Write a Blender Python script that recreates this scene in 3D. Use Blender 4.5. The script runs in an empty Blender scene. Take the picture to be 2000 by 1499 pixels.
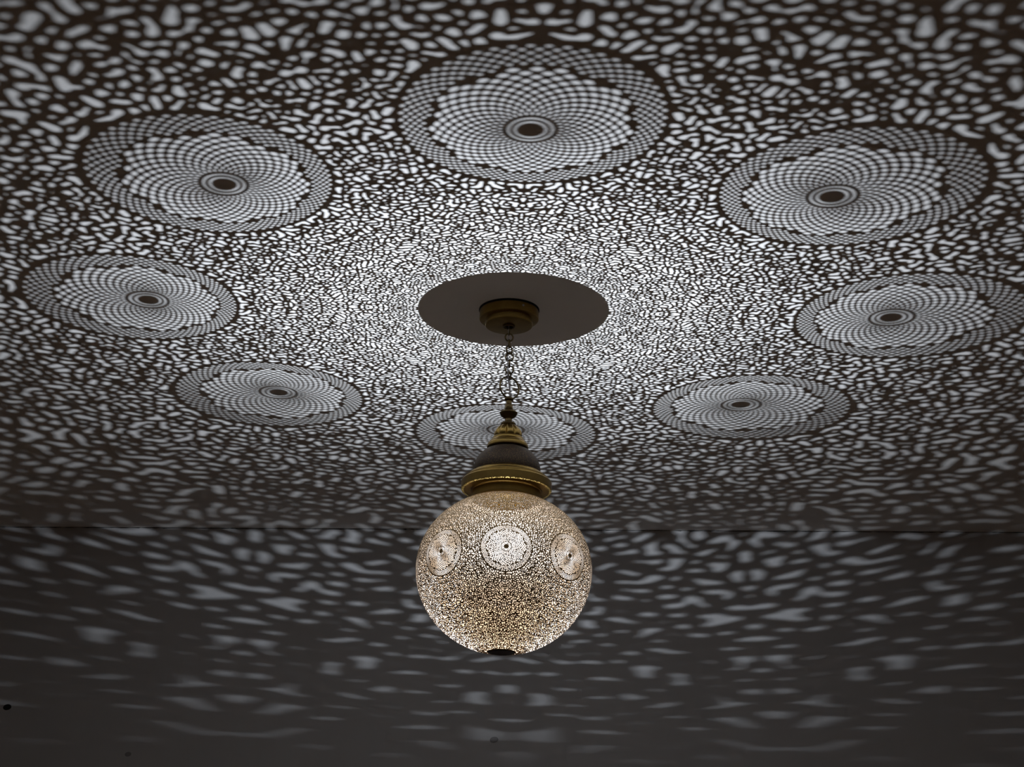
import bpy, math
import numpy as np
from mathutils import Matrix, Vector
from mathutils.geometry import delaunay_2d_cdt

# ------------------------------------------------------------------ camera, world, light, exposure
S = 1.32                                   # metres per unit of the measured layout
EYE = 1.40                                 # camera height above the floor
scene = bpy.context.scene
C = scene.collection
PITCH, ROLL, FPX = 0.35401, 0.0139, 3189.9
cam = bpy.data.objects.new('camera', bpy.data.cameras.new('camera')); C.objects.link(cam)
F = Vector((0, math.cos(PITCH), math.sin(PITCH))); U = Vector((0, -math.sin(PITCH), math.cos(PITCH))); R = Vector((1, 0, 0))
cr, sr = math.cos(ROLL), math.sin(ROLL)
R2 = cr*R + sr*U; U2 = -sr*R + cr*U
m = Matrix.Identity(4)
for i in range(3):
    m[i][0], m[i][1], m[i][2] = R2[i], U2[i], -F[i]
m[0][3], m[1][3], m[2][3] = 0, 0, EYE
cam.matrix_world = m
cam.data.sensor_width = 36; cam.data.lens = FPX/2000*36
cam.data.clip_start = .05; cam.data.clip_end = 50
scene.camera = cam
vs = scene.view_settings
scene.display_settings.display_device = 'sRGB'
vs.view_transform = 'Standard'; vs.look = 'None'; vs.gamma = 1; vs.use_curve_mapping = False
vs.exposure = 0.0
w = bpy.data.worlds.new('night'); scene.world = w; w.use_nodes = True
w.node_tree.nodes['Background'].inputs[0].default_value = (.02, .02, .022, 1)
w.node_tree.nodes['Background'].inputs[1].default_value = 0.0
scene.cycles.max_bounces = 8; scene.cycles.diffuse_bounces = 5; scene.cycles.glossy_bounces = 5
scene.cycles.sample_clamp_indirect = 10.0

CEIL = EYE + S                             # ceiling height
GR = 0.1308*S                              # globe radius
GC = Vector((-0.00821*S, 2.37275*S, EYE + 0.58108*S))     # globe centre
TX, TY = 0.01473, 0.01984                  # slight lean of the hanging lantern
n_ = Vector((TX, TY, 1)).normalized()
a_ = (Vector((1, 0, 0)) - n_.x*n_).normalized(); b_ = n_.cross(a_)
GM = Matrix(((a_.x, b_.x, n_.x, GC.x), (a_.y, b_.y, n_.y, GC.y), (a_.z, b_.z, n_.z, GC.z), (0, 0, 0, 1)))
PH0 = -1.54479                             # azimuth of the medallion that faces the camera
BU, BL = 0.892, 0.957                      # the spun globe is a little flattened
LEDZ = -0.925

# the LED chip in the foot of the globe shines up through the openings
ld = bpy.data.lights.new('led_chip_light', 'AREA'); ld.shape = 'DISK'; ld.size = .0023
ld.energy = 1.0; ld.color = (.82, .90, 1.0)
ld.use_nodes = True
nt = ld.node_tree; nt.nodes.clear()
o_ = nt.nodes.new('ShaderNodeOutputLight'); em = nt.nodes.new('ShaderNodeEmission'); nt.links.new(em.outputs[0], o_.inputs[0])
ge = nt.nodes.new('ShaderNodeNewGeometry'); dt = nt.nodes.new('ShaderNodeVectorMath'); dt.operation = 'DOT_PRODUCT'
nt.links.new(ge.outputs['Normal'], dt.inputs[0]); nt.links.new(ge.outputs['Incoming'], dt.inputs[1])
def lmath(op, a, b):
    n = nt.nodes.new('ShaderNodeMath'); n.operation = op
    for k, v in enumerate((a, b)):
        if isinstance(v, (int, float)): n.inputs[k].default_value = v
        else: nt.links.new(v, n.inputs[k])
    return n.outputs[0]
cc = lmath('ABSOLUTE', dt.outputs['Value'], 0)
LED = 35.0                                  # wide-angle lens over the chip: more light towards the horizon
st = lmath('DIVIDE', LED, lmath('MULTIPLY', lmath('ADD', cc, .45), lmath('ADD', cc, .45)))
st = lmath('MULTIPLY', st, lmath('DIVIDE', cc, lmath('ADD', cc, .20)))
nt.links.new(st, em.inputs['Strength'])
led = bpy.data.objects.new('led_chip_light', ld); C.objects.link(led)
# ------------------------------------------------------------------ materials
def mat(name, base, rough=.5, metal=0.0, spec=.5, noise=None, bump=None):
    """noise=(scale, second colour, low, high): blotches of a second colour; bump=(scale, strength)"""
    mt = bpy.data.materials.new(name); mt.use_nodes = True
    t = mt.node_tree; p = t.nodes['Principled BSDF']
    p.inputs['Base Color'].default_value = (*base, 1); p.inputs['Roughness'].default_value = rough
    p.inputs['Metallic'].default_value = metal; p.inputs['Specular IOR Level'].default_value = spec
    tc = t.nodes.new('ShaderNodeTexCoord')
    if noise:
        ns = t.nodes.new('ShaderNodeTexNoise'); ns.inputs['Scale'].default_value = noise[0]; ns.inputs['Detail'].default_value = 6
        ns.inputs['Roughness'].default_value = .65
        t.links.new(tc.outputs['Object'], ns.inputs['Vector'])
        rp = t.nodes.new('ShaderNodeValToRGB'); rp.color_ramp.elements[0].position = noise[2]; rp.color_ramp.elements[1].position = noise[3]
        rp.color_ramp.elements[0].color = (*base, 1); rp.color_ramp.elements[1].color = (*noise[1], 1)
        t.links.new(ns.outputs['Fac'], rp.inputs[0]); t.links.new(rp.outputs[0], p.inputs['Base Color'])
    if bump:
        nb = t.nodes.new('ShaderNodeTexNoise'); nb.inputs['Scale'].default_value = bump[0]; nb.inputs['Detail'].default_value = 5
        t.links.new(tc.outputs['Object'], nb.inputs['Vector'])
        bp = t.nodes.new('ShaderNodeBump'); bp.inputs['Strength'].default_value = bump[1]; bp.inputs['Distance'].default_value = .002
        t.links.new(nb.outputs['Fac'], bp.inputs['Height']); t.links.new(bp.outputs[0], p.inputs['Normal'])
    return mt
M_CEIL = mat('painted_plaster_ceiling', (.84, .81, .78), .85, noise=(3, (.80, .77, .74), .4, .7), bump=(60, .15))
M_WALL = mat('painted_plaster_wall', (.60, .59, .59), .85, noise=(2.5, (.56, .55, .55), .4, .7), bump=(60, .15))
M_SIDE = mat('warm_painted_wall', (.66, .63, .60), .85, noise=(2, (.62, .59, .56), .4, .7))
M_FLOOR = mat('timber_floor', (.66, .41, .23), .6, noise=(4, (.58, .35, .19), .4, .7))
M_BRASS = mat('aged_brass', (.43, .285, .085), .32, 1, noise=(30, (.33, .215, .065), .35, .7), bump=(220, .06))
M_BRASSD = mat('dark_aged_brass', (.25, .175, .075), .40, 1, noise=(40, (.13, .095, .05), .35, .7), bump=(200, .08))
M_SHEET = mat('pierced_brass_outside', (.80, .52, .22), .5, .25, noise=(25, (.58, .38, .16), .35, .7))
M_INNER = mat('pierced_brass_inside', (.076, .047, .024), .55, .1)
M_PATINA = mat('mottled_bronze', (.085, .062, .050), .55, .6, noise=(520, (.36, .24, .10), .50, .72), bump=(600, .30))
M_DARK = mat('black_gasket', (.008, .007, .006), .7)
M_FOOT = mat('blackened_foot', (.022, .017, .012), .45, .6)
M_CORD = mat('clear_grey_cord', (.50, .45, .45), .3, spec=.7)
M_CHIP = mat('led_board', (.85, .85, .80), .5)

# ------------------------------------------------------------------ helpers
def mesh_obj(name, verts, faces, material, parent=None, smooth=True, mats=None, midx=None):
    me = bpy.data.meshes.new(name); me.from_pydata(verts, [], faces)
    for q in (mats or [material]): me.materials.append(q)
    if midx is not None: me.polygons.foreach_set('material_index', midx)
    if smooth: me.polygons.foreach_set('use_smooth', [True]*len(me.polygons))
    me.update()
    o = bpy.data.objects.new(name, me); C.objects.link(o); o.parent = parent
    return o
def lathe(name, prof, material, parent, seg=96, flute=None, crease=24, closed=False):
    """prof: (radius, height) in globe radii; flute(angle, radius, height) -> radius"""
    V, Fc = [], []
    n = len(prof)
    for (r, h) in prof:
        for k in range(seg):
            a = 2*math.pi*k/seg
            rr = flute(a, r, h) if flute else r
            V.append((rr*GR*math.cos(a), rr*GR*math.sin(a), h*GR))
    for i in range(n if closed else n-1):
        j = (i+1) % n
        for k in range(seg):
            k2 = (k+1) % seg
            Fc.append((i*seg+k, i*seg+k2, j*seg+k2, j*seg+k))
    o = mesh_obj(name, V, Fc, material, parent)
    o.data.set_sharp_from_angle(angle=math.radians(crease))
    return o
def arc(cx, cy, r, a0, a1, n=8, ry=None):
    ry = ry or r
    return [(cx+r*math.cos(math.radians(a0+(a1-a0)*i/n)), cy+ry*math.sin(math.radians(a0+(a1-a0)*i/n))) for i in range(n+1)]
def torus(name, R_, r_, material, parent, nu=48, nv=12, stretch=1.0):
    """ring in the local XZ plane, centred on its origin, sizes in globe radii"""
    V, Fc = [], []
    for i in range(nu):
        a = 2*math.pi*i/nu
        for j in range(nv):
            b = 2*math.pi*j/nv; q = R_+r_*math.cos(b)
            V.append((q*math.cos(a)*GR, r_*math.sin(b)*GR, q*math.sin(a)*GR*stretch))
    for i in range(nu):
        for j in range(nv):
            Fc.append((i*nv+j, ((i+1) % nu)*nv+j, ((i+1) % nu)*nv+(j+1) % nv, i*nv+(j+1) % nv))
    return mesh_obj(name, V, Fc, material, parent)
def tube(name, pts, r, material, parent, nv=8):
    V, Fc = [], []
    P = [Vector(p) for p in pts]
    for i, p in enumerate(P):
        t = (P[min(i+1, len(P)-1)]-P[max(i-1, 0)]).normalized()
        x = t.cross(Vector((0, 1, 0))).normalized(); y = t.cross(x)
        for j in range(nv):
            b = 2*math.pi*j/nv; V.append(p + r*(x*math.cos(b)+y*math.sin(b)))
    for i in range(len(P)-1):
        for j in range(nv):
            Fc.append((i*nv+j, i*nv+(j+1) % nv, (i+1)*nv+(j+1) % nv, (i+1)*nv+j))
    Fc.append(tuple(range(nv))[::-1]); Fc.append(tuple(range((len(P)-1)*nv, len(P)*nv)))
    return mesh_obj(name, V, Fc, material, parent)
def slab(name, x0, x1, y0, y1, z0, z1, material, parent=None):
    V = [(x, y, z) for z in (z0, z1) for y in (y0, y1) for x in (x0, x1)]
    Fc = [(0, 2, 3, 1), (4, 5, 7, 6), (0, 1, 5, 4), (2, 6, 7, 3), (0, 4, 6, 2), (1, 3, 7, 5)]
    return mesh_obj(name, V, Fc, material, parent, smooth=False)

# ------------------------------------------------------------------ the room
WALLY = 3.68742*S
WSL = math.atan(-0.03231)                  # the far wall runs a little askew
def struct(o): o['kind'] = 'structure'; return o
X0, X1, Y0 = -2.9, 3.0, -1.6
ceil = struct(slab('ceiling', X0-.2, X1+.2, Y0-.2, WALLY+.5, CEIL, CEIL+.12, M_CEIL))
wb = struct(slab('wall_back', X0-.4, X1+.4, 0, .12, 0, CEIL, M_WALL)); wb.location = (0, WALLY, 0); wb.rotation_euler = (0, 0, WSL)
struct(slab('wall_left', X0-.12, X0, Y0, WALLY+.1, 0, CEIL, M_SIDE))
struct(slab('wall_right', X1, X1+.12, Y0, WALLY+.1, 0, CEIL, M_SIDE))
struct(slab('wall_front', X0-.12, X1+.12, Y0-.12, Y0, 0, CEIL, M_SIDE))
struct(slab('floor', X0-.12, X1+.12, Y0-.12, WALLY+.3, -.1, 0, M_FLOOR))

# ------------------------------------------------------------------ the pierced pattern of the globe
W8 = math.pi/8
MR = .283                                  # angular radius of a medallion
PHI0, PHI1 = math.radians(-80.5), math.radians(63.0)
PB, PT = math.radians(-82.5), math.radians(67.5)
STRIP = .0084
def merc(phi): return np.arcsinh(np.tan(phi))
def imerc(y): return np.arctan(np.sinh(y))
def spacing(phi):
    t = np.clip((phi-math.radians(34))/math.radians(22), 0, 1)
    t2 = np.clip((-phi-math.radians(35))/math.radians(35), 0, 1)
    return .0217*(1-.14*t*t*(3-2*t)+.08*t2)
def meddist(x, y):
    return np.arccos(np.clip(np.cos(imerc(y))*np.cos(x), -1, 1))
def build_field(seed=7, dx=.0025):
    rng = np.random.default_rng(seed)
    nx = int(round(W8/dx)); dx = W8/nx
    y0, y1 = merc(PHI0), merc(PHI1); ny = int((y1-y0)/dx)
    X = np.arange(nx+1)*dx; Y = y0+np.arange(ny+1)*dx
    gx, gy = np.meshgrid(X, Y); gphi = imerc(gy); gc = np.cos(gphi)
    inside = meddist(gx, gy) > MR+.009
    dens = gc**2/spacing(gphi)**2*inside
    n = int(dens.sum()*dx*dx)
    pr = (dens/dens.sum()).ravel()
    P = rng.choice(pr.size, n, p=pr, replace=False)
    P = np.c_[gx.ravel()[P], gy.ravel()[P]]+rng.normal(0, dx/2, (n, 2))
    T = 24
    def near(P, k):
        ext = [P]; idx = [np.arange(len(P))]; mir = [np.zeros(len(P), int)]
        a = P[:, 0] < .30; ext.append(P[a]*[-1, 1]); idx.append(np.nonzero(a)[0]); mir.append(np.ones(a.sum(), int))
        a = P[:, 0] > W8-.30; ext.append(np.c_[2*W8-P[a, 0], P[a, 1]]); idx.append(np.nonzero(a)[0]); mir.append(2*np.ones(a.sum(), int))
        E = np.concatenate(ext); I = np.concatenate(idx); M = np.concatenate(mir)
        o = np.argsort(E[:, 1], kind='stable'); E, I, M = E[o], I[o], M[o]
        K = np.zeros((ny+1, nx+1, k), int); D = np.zeros((ny+1, nx+1, k))
        for j in range(0, ny+1, T):
            je = min(j+T, ny+1); c = min(gc[j, 0], gc[je-1, 0]); s = .08/c
            lo, hi = np.searchsorted(E[:, 1], [Y[j]-s, Y[je-1]+s])
            for i in range(0, nx+1, T):
                ie = min(i+T, nx+1)
                sub = np.arange(lo, hi); sub = sub[(E[sub, 0] > X[i]-s) & (E[sub, 0] < X[ie-1]+s)]
                if len(sub) < k+4: sub = np.arange(*np.searchsorted(E[:, 1], [Y[j]-.5/c, Y[je-1]+.5/c]))
                px = gx[j:je, i:ie, None]-E[sub, 0]; py = gy[j:je, i:ie, None]-E[sub, 1]
                d = px*px+py*py
                q = np.argpartition(d, k-1, axis=2)[:, :, :k] if k > 1 else d.argmin(2)[:, :, None]
                D[j:je, i:ie] = np.take_along_axis(d, q, 2); K[j:je, i:ie] = sub[q]
        return E, I, M, K, D
    for it in range(13):                   # even out the seeds
        E, I, M, K, D = near(P, 1)
        k = K[..., 0]; own = (M[k] == 0); lab = I[k]; wgt = dens*own
        s = np.bincount(lab.ravel(), wgt.ravel(), n)+1e-12
        cx = np.bincount(lab.ravel(), (wgt*gx).ravel(), n)/s; cy = np.bincount(lab.ravel(), (wgt*gy).ravel(), n)/s
        P = np.c_[cx, cy]; P = P[s > 1e-9]; n = len(P)
        if it >= 6:
            loc = spacing(imerc(P[:, 1]))/np.cos(imerc(P[:, 1]))
            P[P[:, 0] < .40*loc, 0] = 0
            P[P[:, 0] > W8-.40*loc, 0] = W8
    loc = spacing(imerc(P[:, 1]))/np.cos(imerc(P[:, 1]))
    P = P+rng.normal(0, .11, (n, 2))*loc[:, None]*((P[:, 0] > 1e-9) & (P[:, 0] < W8-1e-9))[:, None]
    P[:, 0] = np.clip(P[:, 0], 0, W8)
    loc = spacing(imerc(P[:, 1]))/np.cos(imerc(P[:, 1]))
    chains = []; merged = []
    grp = -np.ones(n, int); order = rng.permutation(n); g = 0
    axis0 = P[:, 0] < 1e-9; axis1 = P[:, 0] > W8-1e-9
    for i in order:
        if grp[i] >= 0: continue
        grp[i] = g; onx = axis0[i] or axis1[i]
        L = rng.choice([1, 2, 3, 4], p=[.34, .39, .22, .05]); cur = i; prev = None; bend = rng.choice([-1, 1]); mem = [i]
        if onx: L = min(L, 2)
        while len(mem) < L:
            d = np.hypot(*(P-P[cur]).T); c = [j for j in np.argsort(d)[1:9] if grp[j] < 0 and d[j] < 1.45*loc[cur]]
            if onx: c = [j for j in c if axis0[j] == axis0[i] and axis1[j] == axis1[i]]
            else: c = [j for j in c if not (axis0[j] or axis1[j])]
            if not c: break
            if prev is None: j = c[rng.integers(min(3, len(c)))]
            else:
                v = (P[cur]-P[prev]); best = None
                for q in c:
                    u = P[q]-P[cur]; ang = math.atan2(v[0]*u[1]-v[1]*u[0], v@u)*bend
                    sc = abs(ang-1.15)+(0 if abs(ang) < 2.0 else 3)
                    if best is None or sc < best[0]: best = (sc, q)
                if best[0] > 2: break
                j = best[1]
            grp[j] = g; mem.append(j); prev, cur = cur, j
        mg = 0                              # some shapes next to a mirror line join their own reflection
        if not onx and rng.random() < .45:
            if P[mem[0], 0] < .95*loc[mem[0]]: mg = 1
            elif P[mem[0], 0] > W8-.95*loc[mem[0]]: mg = 2
        chains.append(mem); merged.append(mg); g += 1
    NG = g; merged = np.array(merged)
    k = 12
    E, I, M, K, D = near(P, k)
    ga = grp[I]; onax = np.where(axis0[I] | axis1[I] | ((M > 0) & (merged[ga] == M)), 0, M)
    G = ga+NG*onax
    wt = (rng.uniform(-.20, .20, n)*loc**2)[I]
    D = D-wt[K]
    o = np.argsort(D, axis=2); K = np.take_along_axis(K, o, 2); D = np.take_along_axis(D, o, 2)
    g0 = G[K[..., 0]]; same = (G[K] == g0[..., None])
    f = np.full(gx.shape, 1e9); A = E[K[..., 0]]
    for q in range(1, k):
        B = E[K[..., q]]; bd = (D[..., q]-D[..., 0])/(2*np.hypot(*(np.moveaxis(B-A, 2, 0)))+1e-9)
        f = np.where(same[..., q], f, np.minimum(f, bd))
    f = np.minimum(f*gc, .02)
    cap = np.full(gx.shape, -1e9)           # a stroke along each chain: fat head, thinner tail
    for gi, mem in enumerate(chains):
        Q = P[mem]; lc = loc[mem].mean(); mm = len(mem); ax = (axis0 | axis1)[mem[0]]
        r0 = lc*rng.uniform(.46, .60)*(.97 if mm > 1 else 1.06); r1 = lc*(rng.uniform(.12, .40) if mm > 1 else rng.uniform(.2, .44))
        if mm == 1:
            an = rng.uniform(0, math.pi) if not ax else math.pi/2
            dd = lc*rng.uniform(.05, .42)*np.array([math.cos(an), math.sin(an)]); Q = np.array([Q[0]-dd, Q[0]+dd])
        rr = np.linspace(r0, r1, len(Q))
        if merged[gi]:
            R1 = Q*[-1, 1] if merged[gi] == 1 else np.c_[2*W8-Q[:, 0], Q[:, 1]]
            Q = np.concatenate([R1[::-1], Q]); rr = np.concatenate([rr[::-1], rr])
        for v in (0, 1, 2):
            if v and (ax or merged[gi] == v or (v == 1 and Q[:, 0].min() > 3*lc) or (v == 2 and Q[:, 0].max() < W8-3*lc)): continue
            Rr = Q if v == 0 else (Q*[-1, 1] if v == 1 else np.c_[2*W8-Q[:, 0], Q[:, 1]])
            i0, i1 = np.searchsorted(X, [Rr[:, 0].min()-lc, Rr[:, 0].max()+lc]); j0, j1 = np.searchsorted(Y, [Rr[:, 1].min()-lc, Rr[:, 1].max()+lc])
            if i1 <= i0 or j1 <= j0: continue
            sel = g0[j0:j1, i0:i1] == gi+NG*v
            xx = gx[j0:j1, i0:i1]; yy = gy[j0:j1, i0:i1]; best = np.full(xx.shape, -1e9)
            for a in range(len(Rr)-1):
                ex, ey = Rr[a+1]-Rr[a]; l2 = ex*ex+ey*ey+1e-12
                t = np.clip(((xx-Rr[a, 0])*ex+(yy-Rr[a, 1])*ey)/l2, 0, 1)
                best = np.maximum(best, rr[a]*(1-t)+rr[a+1]*t-np.hypot(xx-Rr[a, 0]-t*ex, yy-Rr[a, 1]-t*ey))
            c = cap[j0:j1, i0:i1]; c[sel] = best[sel]
    cap = np.clip(cap*gc, -.01, .02)
    f = np.minimum(f-STRIP/2, cap)
    f = np.minimum(f, meddist(gx, gy)-MR-.0045-STRIP*.3)
    f = np.minimum(f, PHI1-gphi); f = np.minimum(f, gphi-PHI0)
    f = np.clip(f, -.01, .02)
    sg = .90; r = int(3*sg)+1; kk = np.exp(-.5*(np.arange(-r, r+1)/sg)**2); kk /= kk.sum()
    h = np.concatenate([f[:, r:0:-1], f, f[:, -2:-r-2:-1]], 1)
    h = sum(kk[i]*h[:, i:i+f.shape[1]] for i in range(2*r+1))
    v = np.concatenate([np.repeat(h[:1], r, 0), h, np.repeat(h[-1:], r, 0)])
    f = sum(kk[i]*v[i:i+f.shape[0]] for i in range(2*r+1))
    return X, Y, f
def contours(X, Y, f):
    """closed outlines of f > 0; openings that reach the side of the wedge are closed along it"""
    f = f.copy(); f[np.abs(f) < 1e-7] = 1e-7
    f = np.pad(f, 1, constant_values=-1.0)
    e = 1e-5
    X = np.concatenate([[X[0]-e], X, [X[-1]+e]]); Y = np.concatenate([[Y[0]-e], Y, [Y[-1]+e]])
    s = f > 0
    code = s[:-1, :-1]*1+s[:-1, 1:]*2+s[1:, 1:]*4+s[1:, :-1]*8
    jj, ii = np.nonzero((code > 0) & (code < 15))
    table = {1: [(3, 0)], 2: [(0, 1)], 3: [(3, 1)], 4: [(1, 2)], 5: [(3, 0), (1, 2)], 6: [(0, 2)], 7: [(3, 2)], 8: [(2, 3)],
             9: [(2, 0)], 10: [(0, 1), (2, 3)], 11: [(2, 1)], 12: [(1, 3)], 13: [(1, 0)], 14: [(0, 3)]}
    nxt = {}
    for j, i in zip(jj.tolist(), ii.tolist()):
        for a, b in table[int(code[j, i])]:
            def key(q):
                return (0, j, i) if q == 0 else (1, j, i+1) if q == 1 else (0, j+1, i) if q == 2 else (1, j, i)
            nxt[key(a)] = key(b)
    def pt(k):
        d, j, i = k
        if d == 0:
            a, b = f[j, i], f[j, i+1]; return (X[i]+(X[i+1]-X[i])*a/(a-b), Y[j])
        a, b = f[j, i], f[j+1, i]; return (X[i], Y[j]+(Y[j+1]-Y[j])*a/(a-b))
    loops = []
    while nxt:
        k0 = next(iter(nxt)); k = k0; L = []
        while k in nxt:
            L.append(pt(k)); k = nxt.pop(k)
        if k == k0 and len(L) > 5: loops.append(np.array(L))
    return loops
def simplify(L):
    L = L.copy()
    L[L[:, 0] < 3e-5, 0] = 0; L[L[:, 0] > W8-3e-5, 0] = W8
    c = math.cos(float(imerc(L[:, 1].mean()))); tol = .00075/c
    area = .5*abs(np.dot(L[:, 0], np.roll(L[:, 1], -1))-np.dot(L[:, 1], np.roll(L[:, 0], -1)))*c*c
    if area < 2.4e-5: return None
    n = len(L); a = int(np.argmin(L[:, 0])); L = np.roll(L, -a, 0)
    b = int(np.argmax(np.hypot(*(L-L[0]).T)))
    keep = {0, b}
    st_ = [(0, b), (b, n)]
    LL = np.vstack([L, L[:1]])
    while st_:
        i, j = st_.pop()
        if j-i < 2: continue
        p, q = LL[i], LL[j]; d = q-p; l = math.hypot(*d)+1e-12
        dist = np.abs(d[0]*(LL[i+1:j, 1]-p[1])-d[1]*(LL[i+1:j, 0]-p[0]))/l
        k = int(dist.argmax())
        if dist[k] > tol: k += i+1; keep.add(k); st_ += [(i, k), (k, j)]
    o = sorted(k for k in keep if k < n)
    return L[o] if len(o) >= 3 else None
def med_holes():
    """openings of one medallion (local polar r, theta), as lists of (r, theta)"""
    H = []
    def ring(r0, r1, N, off, fill):
        for k in range(N):
            t = 2*math.pi*(k+off)/N; p = math.pi/N*fill
            rm = (r0+r1)/2; rh = (r1-r0)/2
            H.append([(rm+rh*y_, t+p*x_) for x_, y_ in ((-1, -.6), (-.6, -1), (.6, -1), (1, -.6), (1, .6), (.6, 1), (-.6, 1), (-1, .6))])
    ring(.100*MR, .136*MR, 26, .5, .72); ring(.152*MR, .188*MR, 40, .5, .74)
    def lattice(N, r0, r1, d0, d1, fill0, fill1, lo, hi):
        # rows of diamonds between two families of spirals; dr = half a diamond
        r = r0; row = 0
        while r < r1:
            dr = d0+(d1-d0)*(r-r0)/(r1-r0)
            fl = fill0+(fill1-fill0)*(r-r0)/(r1-r0)
            for k in range(N):
                t = 2*math.pi*(k+.5*(row % 2))/N
                if r > hi(t)*MR or r < lo(t)*MR: continue
                tw = math.pi/N
                pts = []
                for q in range(8):
                    a = math.pi/4*q
                    ca, sa = math.cos(a), math.sin(a)
                    kf = 1.0/(abs(ca)+abs(sa)) * (1.0 if q % 2 else .82)
                    pts.append((r+dr*fl*kf*sa*1.12, t+tw*fl*kf*ca*1.12))
                H.append(pts)
            r += dr; row += 1
    lobe = lambda t: .754+.008*math.cos(8*t)
    lattice(34, .236*MR, .78*MR, .0455*MR, .0400*MR, .66, .76, lambda t: 0, lobe)
    lattice(64, .745*MR, 1.0*MR, .0325*MR, .0325*MR, .64, .64, lambda t: lobe(t)+.028, lambda t: .984+.010*math.cos(8*t))
    return H
def wedge():
    X, Y, f = build_field()
    loops = [q for q in (simplify(L) for L in contours(X, Y, f)) if q is not None]
    # medallion openings, clipped to the wedge lon >= 0
    for H in med_holes():
        P = []
        for r, t in H:
            z = math.sin(r)*math.cos(t); x = math.sin(r)*math.sin(t); y = math.cos(r)
            P.append((math.atan2(x, y), math.asinh(z/math.sqrt(max(1e-12, 1-z*z)))))
        if max(p[0] for p in P) < 2e-4: continue
        if min(p[0] for p in P) < 0:
            Q = []
            for a, b in zip(P, P[1:]+P[:1]):
                if a[0] >= 0: Q.append(a)
                if (a[0] < 0) != (b[0] < 0):
                    s = a[0]/(a[0]-b[0]); Q.append((0.0, a[1]+s*(b[1]-a[1])))
            P = Q
        if len(P) >= 3: loops.append(np.array(P))
    V = []; FH = []
    for L in loops:
        ar = np.dot(L[:, 0], np.roll(L[:, 1], -1))-np.dot(L[:, 1], np.roll(L[:, 0], -1))
        if ar < 0: L = L[::-1]
        FH.append(list(range(len(V), len(V)+len(L)))); V += [tuple(map(float, p)) for p in L]
    edges = []
    yb, yt = float(merc(PB)), float(merc(PT))
    for x in np.linspace(0, W8, 13):
        for y in (yb, float(merc(math.radians(-81.4))), float(merc(math.radians(65.5))), yt): V.append((float(x), y))
    ys = np.arange(yb, yt, .035)
    V += [(W8, float(y)) for y in ys[1:]] + [(0.0, float(y)) for y in ys[1:] if abs(y) > MR+.02 or abs(y) < .02]
    n0 = len(V); NC = 48; RM = MR+.0035    # seam between medallion and field
    for k in range(NC+1):
        t = math.pi*k/NC; z = math.sin(RM)*math.cos(t); x = math.sin(RM)*math.sin(t)
        V.append((0.0 if k in (0, NC) else math.atan2(x, math.cos(RM)), math.asinh(z/math.sqrt(1-z*z))))
        if k: edges.append((n0+k-1, n0+k))
    vo, eo, fo, ov, oe, of = delaunay_2d_cdt([Vector(v) for v in V], edges, FH, 0, 1e-7, True)
    vo = np.array([tuple(v) for v in vo])
    tris = np.array([t for t, q in zip(fo, of) if not q and len(t) == 3])
    p = vo[tris]; ar = (p[:, 1, 0]-p[:, 0, 0])*(p[:, 2, 1]-p[:, 0, 1])-(p[:, 1, 1]-p[:, 0, 1])*(p[:, 2, 0]-p[:, 0, 0])
    tris = tris[np.abs(ar) > 1e-10]; ar = ar[np.abs(ar) > 1e-10]
    tris[ar < 0] = tris[ar < 0][:, ::-1]
    cen = vo[tris].mean(1); med = meddist(cen[:, 0], cen[:, 1]) < RM-1e-4
    # rim edges of the openings = edges used by exactly one triangle, not on the border of the wedge
    return vo, tris, med
def sheet(vo, tris, sectors):
    """outer skin, inner skin and the cut edges of the wedge, mirrored and repeated"""
    used, inv = np.unique(tris, return_inverse=True); tr = inv.reshape(tris.shape); vo = vo[used]
    e = np.concatenate([tr[:, [0, 1]], tr[:, [1, 2]], tr[:, [2, 0]]])
    key = np.sort(e, 1); kk = key[:, 0].astype(np.int64)*len(vo)+key[:, 1]
    u, first, cnt = np.unique(kk, return_index=True, return_counts=True)
    be = e[first[cnt == 1]]; a, b = vo[be[:, 0]], vo[be[:, 1]]
    yb, yt = merc(PB), merc(PT)
    side = ((a[:, 0] < 1e-6) & (b[:, 0] < 1e-6)) | ((a[:, 0] > W8-1e-6) & (b[:, 0] > W8-1e-6))
    seam = (np.abs(meddist(a[:, 0], a[:, 1])-MR-.0035) < 1e-4) & (np.abs(meddist(b[:, 0], b[:, 1])-MR-.0035) < 1e-4)
    be = be[~side & ~seam]
    TH = .0034
    VV, FF, MI = [], [], []; off = 0
    n = len(vo)
    for s, sg in sectors:
        lon = PH0+s*math.pi/4+sg*vo[:, 0]; phi = imerc(vo[:, 1]); b_ = np.where(phi > 0, BU, BL)
        P = np.c_[np.cos(phi)*np.cos(lon), np.cos(phi)*np.sin(lon), b_*np.sin(phi)]*GR
        Q = P*(1-TH)
        t = tr if sg > 0 else tr[:, ::-1]
        bb = be if sg > 0 else be[:, ::-1]
        VV += [P, Q, P[bb[:, 0]], P[bb[:, 1]], Q[bb[:, 1]], Q[bb[:, 0]]]
        m_ = len(bb); w0 = off+2*n
        FF.append(np.concatenate([t+off, t[:, ::-1]+off+n])); MI.append(np.r_[np.zeros(len(t), int), np.ones(len(t), int)])
        r_ = np.arange(m_)
        FF.append(np.c_[w0+r_+m_, w0+r_, w0+r_+3*m_]); FF.append(np.c_[w0+r_+m_, w0+r_+3*m_, w0+r_+2*m_]); MI.append(np.full(2*m_, 1))
        off = w0+4*m_
    return np.concatenate(VV), np.concatenate(FF), np.concatenate(MI)
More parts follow.
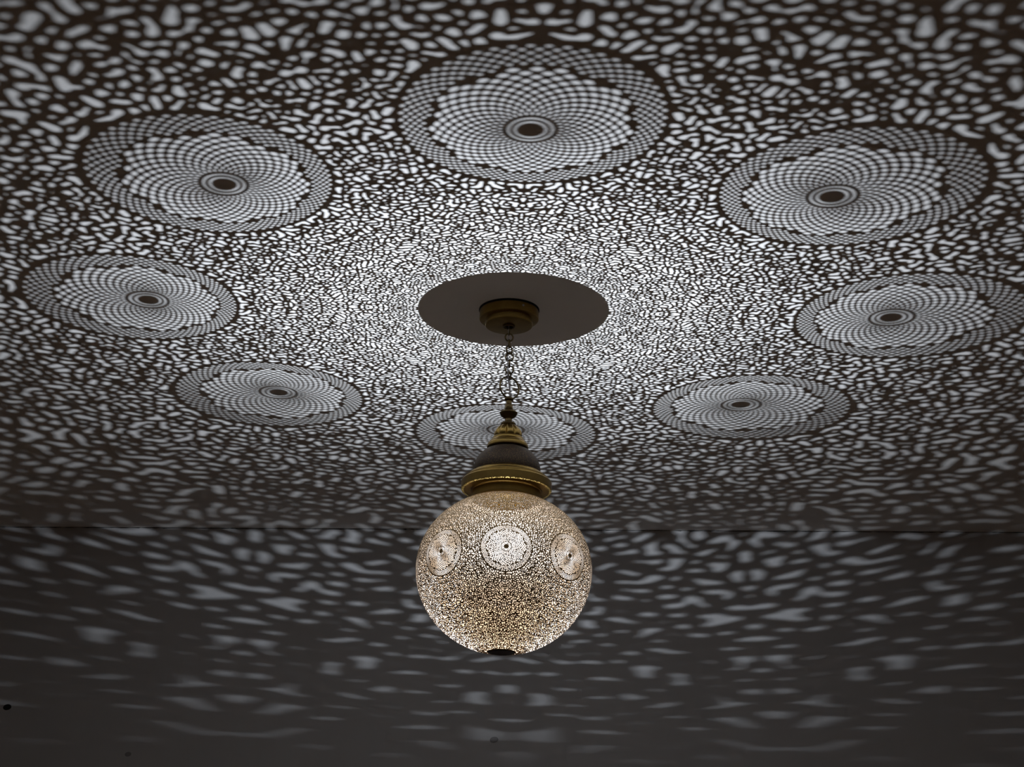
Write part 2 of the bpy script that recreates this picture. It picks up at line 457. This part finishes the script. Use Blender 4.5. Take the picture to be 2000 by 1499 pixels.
def fast_mesh(name, V, T, MI, mats, parent):
    me = bpy.data.meshes.new(name)
    me.vertices.add(len(V)); me.vertices.foreach_set('co', V.astype(np.float32).ravel())
    me.loops.add(T.size); me.loops.foreach_set('vertex_index', T.astype(np.int32).ravel())
    me.polygons.add(len(T)); me.polygons.foreach_set('loop_start', np.arange(0, T.size, 3, dtype=np.int32))
    for q in mats: me.materials.append(q)
    me.polygons.foreach_set('material_index', MI.astype(np.int32)); me.polygons.foreach_set('use_smooth', np.ones(len(T), bool))
    me.update(calc_edges=True)
    o = bpy.data.objects.new(name, me); C.objects.link(o); o.parent = parent
    return o

# ------------------------------------------------------------------ the lantern
lamp = bpy.data.objects.new('pendant_lamp', None); C.objects.link(lamp)
lamp.empty_display_size = .05
lamp.matrix_world = GM
lamp['label'] = 'round pierced brass globe lantern hanging on a chain from the ceiling'
lamp['category'] = 'lamp'
vo, tris, med = wedge()
V, T, MI = sheet(vo, tris[~med], [(s, g) for s in range(8) for g in (1, -1)])
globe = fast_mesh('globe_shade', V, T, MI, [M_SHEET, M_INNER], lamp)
globe['label'] = 'flattened brass globe pierced all over with small leaf and comma shaped openings'
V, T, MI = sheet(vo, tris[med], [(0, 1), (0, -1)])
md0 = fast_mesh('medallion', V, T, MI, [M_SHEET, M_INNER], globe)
for s in range(1, 8):
    o = md0.copy(); C.objects.link(o); o.parent = globe; o.rotation_euler = (0, 0, s*math.pi/4)
print('globe triangles', len(globe.data.polygons), 'medallion', len(md0.data.polygons))

# foot of the globe with the LED board inside
foot = lathe('foot_cap', [(.001, -.950), (.10, -.951), (.125, -.953), (.150, -.950), (.158, -.944), (.160, -.938), (.150, -.934), (.11, -.938), (.001, -.940)], M_FOOT, lamp, 64)
foot['label'] = 'small blackened round cap under the globe'
board = lathe('led_board', [(.001, -.940), (.062, -.940), (.062, -.928), (.03, -.927), (.001, -.927)], M_CHIP, foot, 40)
led.parent = lamp
led.matrix_parent_inverse = Matrix.Identity(4)
led.location = (-.01345*GR, .03362*GR, LEDZ*GR); led.rotation_euler = (math.pi, 0, 0)

# collar between globe and dome
neck = lathe('neck_ring', [(.397, .815), (.405, .825), (.405, .835), (.397, .842), (.397, .925), (.403, .930)], M_BRASS, lamp, 128)
rim = lathe('rim_flange', [(.403, .930), (.412, .928), (.418, .935), (.500, .940), (.520, .944), (.5242, .951), (.5242, 1.035), (.518, 1.047), (.500, 1.055),
    (.492, 1.062), (.490, 1.080), (.470, 1.092), (.455, 1.096), (.447, 1.108), (.440, 1.122), (.420, 1.132), (.408, 1.142), (.395, 1.152), (.20, 1.152), (.20, 1.10), (.40, 1.08), (.40, .93)], M_BRASS, lamp, 160)
rim['label'] = 'stepped brass flange with a broad flat underside'
lathe('inner_cover', [(.001, 1.0), (.39, 1.0), (.40, .93)], M_BRASSD, rim, 96)
dome = lathe('dome_cap', [(.380, 1.150), (.3875, 1.16), (.391, 1.19), (.388, 1.225), (.377, 1.27), (.360, 1.31), (.335, 1.352), (.301, 1.390), (.264, 1.420), (.224, 1.441), (.185, 1.453), (.150, 1.460), (.12, 1.464)], M_PATINA, lamp, 128)
dome['label'] = 'dark mottled bronze dome'
lathe('collar_moulding', [(.150, 1.455), (.160, 1.458), (.160, 1.470), (.152, 1.474), (.152, 1.490), (.200, 1.488), (.212, 1.474), (.220, 1.460), (.228, 1.454), (.236, 1.455), (.2415, 1.464), (.2425, 1.482), (.238, 1.502), (.226, 1.518), (.222, 1.520), (.222, 1.528), (.212, 1.540), (.205, 1.545),
    (.190, 1.556), (.186, 1.566), (.186, 1.578), (.176, 1.590), (.160, 1.598), (.12, 1.60)], M_BRASS, lamp, 112)
NL = 10
def flute(a, r, h):
    t = (h-1.598)/.152; c = abs(math.cos(NL*a/2+.6))
    return r*(1+.10*(1-(1-c)**2.2*1.6)*max(0, math.sin(math.pi*min(1, max(0, t*.80+.18)))))
flu = lathe('fluted_cup', [(.150, 1.592), (.153, 1.61), (.152, 1.63), (.148, 1.65), (.141, 1.672), (.131, 1.695), (.119, 1.715), (.105, 1.732), (.092, 1.744), (.08, 1.75)], M_BRASS, lamp, 200, flute, 60)
flu['label'] = 'brass cup worked with overlapping rounded petals'
fin = lathe('finial_stem', [(.06, 1.748), (.082, 1.750), (.089, 1.757), (.089, 1.768), (.083, 1.776), (.066, 1.781), (.050, 1.788), (.042, 1.796), (.041, 1.828), (.048, 1.836),
    (.062, 1.846), (.084, 1.862), (.096, 1.878), (.100, 1.893), (.104, 1.899), (.104, 1.908), (.099, 1.913), (.088, 1.919), (.074, 1.931), (.060, 1.948), (.050, 1.968), (.0445, 1.990), (.0445, 2.0),
    (.038, 2.008), (.034, 2.014), (.034, 2.052), (.03, 2.06)], M_BRASSD, lamp, 72)
knob = lathe('finial_knob', [(.03, 2.048)]+arc(0, 2.078, .054, -60, 60, 10, .032)+[(.02, 2.108)], M_BRASSD, fin, 48)
ring = torus('hanging_ring', .1345, .0105, M_BRASSD, lamp, 72, 14)
RZ = 2.226
ring.location = (0, 0, RZ*GR); ring.rotation_euler = (0, 0, math.radians(34))

# canopy at the ceiling (plumb, not leaning with the globe)
CTOP = 3.2030
inv = GM.inverted()
cx_, cy_ = -0.00606*S, 2.37182*S
def loc_of(p): return inv @ Vector(p)
canopy = lathe('ceiling_canopy', [(.3435, 0), (.352, -.022), (.355, -.030), (.3555, -.124), (.352, -.130), (.345, -.133), (.300, -.134), (.283, -.136), (.279, -.140), (.279, -.160), (.283, -.164), (.2865, -.166), (.2865, -.169), (.2835, -.172), (.2835, -.200), (.280, -.206), (.272, -.208), (.06, -.209), (.05, -.209)], M_BRASS, lamp, 128)
canopy.matrix_parent_inverse = Matrix.Identity(4)
canopy.matrix_basis = inv @ Matrix.Translation((cx_, cy_, CEIL))
canopy['label'] = 'two-step round brass ceiling rose'
lathe('gasket', [(.33, 0), (.363, 0), (.3635, -.012), (.357, -.022), (.345, -.024)], M_DARK, canopy, 128)
lathe('chain_collar', [(.075, -.207), (.077, -.217), (.070, -.228), (.060, -.230), (.052, -.224), (.049, -.210), (.049, -.15)], M_BRASSD, canopy, 48)
lathe('collar_hole', [(.001, -.160), (.049, -.160)], M_DARK, canopy, 32)
scr = lathe('set_screw', [(.001, 0), (.006, 0), (.0075, .006), (.013, .006), (.0135, 0), (.0135, -.012)], M_CORD, canopy, 20)
aa = math.radians(-62)
scr.matrix_basis = Matrix.Translation((.357*GR*math.cos(aa), .357*GR*math.sin(aa), -.068*GR)) @ Matrix.Rotation(aa, 4, 'Z') @ Matrix.Rotation(math.pi/2, 4, 'Y')

# chain: nine round links from the collar down to the ring
top = loc_of((cx_, cy_, CEIL-.209*GR)); bot = Vector((0, 0, (RZ+.1345)*GR))
d = top-bot
HL = [2.998, 2.926, 2.851, 2.772, 2.695, 2.607, 2.527, 2.449, 2.377]
RL = [24, 96, 8, 78, 42, 2, 92, -4, 74]
for i, (hz, rz) in enumerate(zip(HL, RL)):
    q = (hz-RZ-.1345)/(top.z/GR-RZ-.1345)
    lk = torus('chain_link', .0462, .0092, M_BRASSD, lamp, 28, 9, 1.06) if i == 0 else lk0.copy()
    if i == 0: lk0 = lk
    else: C.objects.link(lk); lk.parent = lamp
    lk.location = bot+d*q; lk.rotation_euler = (0, 0, math.radians(rz))
pts = []
for i in range(61):
    t = i/60; p = top.lerp(Vector((.006*GR, 0, 2.10*GR)), t)
    wv = math.sin(t*math.pi)*.6+.4
    p += Vector(((-.026*math.sin(math.pi*min(1, t*1.18))+.008*math.sin(t*15))*GR*wv, -.036*GR*math.cos(t*9+.4)*wv, 0)); pts.append(p)
cord = tube('power_cord', pts, .0085*GR, M_CORD, lamp)
cord['label'] = 'thin pale translucent cord threaded down the chain'

# ------------------------------------------------------------------ marks on the plaster
import random
rnd = random.Random(4)
def crack_strip():
    """ragged shrinkage gap where wall and ceiling meet"""
    V, Fc = [], []; x = -2.6; k = 0
    while x < 2.7:
        t = .0006+.0016*rnd.random()**2; g = 1 if rnd.random() < .9 else .3
        V += [(x, -.0012, CEIL-.0006), (x, -.0012, CEIL-.0006-t*g), (x, .001, CEIL-.0006-t*g)]
        if k: Fc += [(3*k-3, 3*k-2, 3*k+1, 3*k), (3*k-2, 3*k-1, 3*k+2, 3*k+1)]
        k += 1; x += .004+.02*rnd.random()
    return V, Fc
V, Fc = crack_strip()
mesh_obj('shrinkage_crack', V, Fc, M_DARK, wb, smooth=False)
def on_wall(px, py):
    d = F + R2*((px-1000)/FPX) - U2*((py-749.5)/FPX)
    # wall plane through (0, WALLY), turned by WSL
    n = Vector((-math.sin(WSL), math.cos(WSL), 0)); t = n.dot(Vector((0, WALLY, EYE))-Vector((0, 0, EYE)))/n.dot(d)
    p = Vector((0, 0, EYE))+t*d
    return (p.x*math.cos(WSL)+(p.y-WALLY)*math.sin(WSL), p.z)
def hole(px, py, r, mt, lab):
    x, z = on_wall(px, py); V = []; n = 20
    for k in range(n):
        a = 2*math.pi*k/n; q = r*(1+.12*math.sin(2*a+1)); V.append((x+q*1.15*math.cos(a), -.0016, z+q*math.sin(a)))
    for k in range(n):
        a = 2*math.pi*k/n; q = 1.2*r*(1+.12*math.sin(2*a+1)); V.append((x+q*1.15*math.cos(a), .0005, z+q*math.sin(a)))
    Fc = [tuple(range(n))]+[(k, (k+1) % n, n+(k+1) % n, n+k) for k in range(n)]
    o = mesh_obj('wall_plug', V, Fc, mt, wb, smooth=False); o['label'] = lab
M_PLUG = mat('filled_hole', (.30, .29, .29), .8)
hole(14, 1382, .0085, M_DARK, 'small black hole in the plaster at the far left')
hole(250, 1474, .0065, M_PLUG, 'small dull filled hole low on the left')
hole(965, 1446, .0085, M_PLUG, 'small dull filled hole below the lantern')
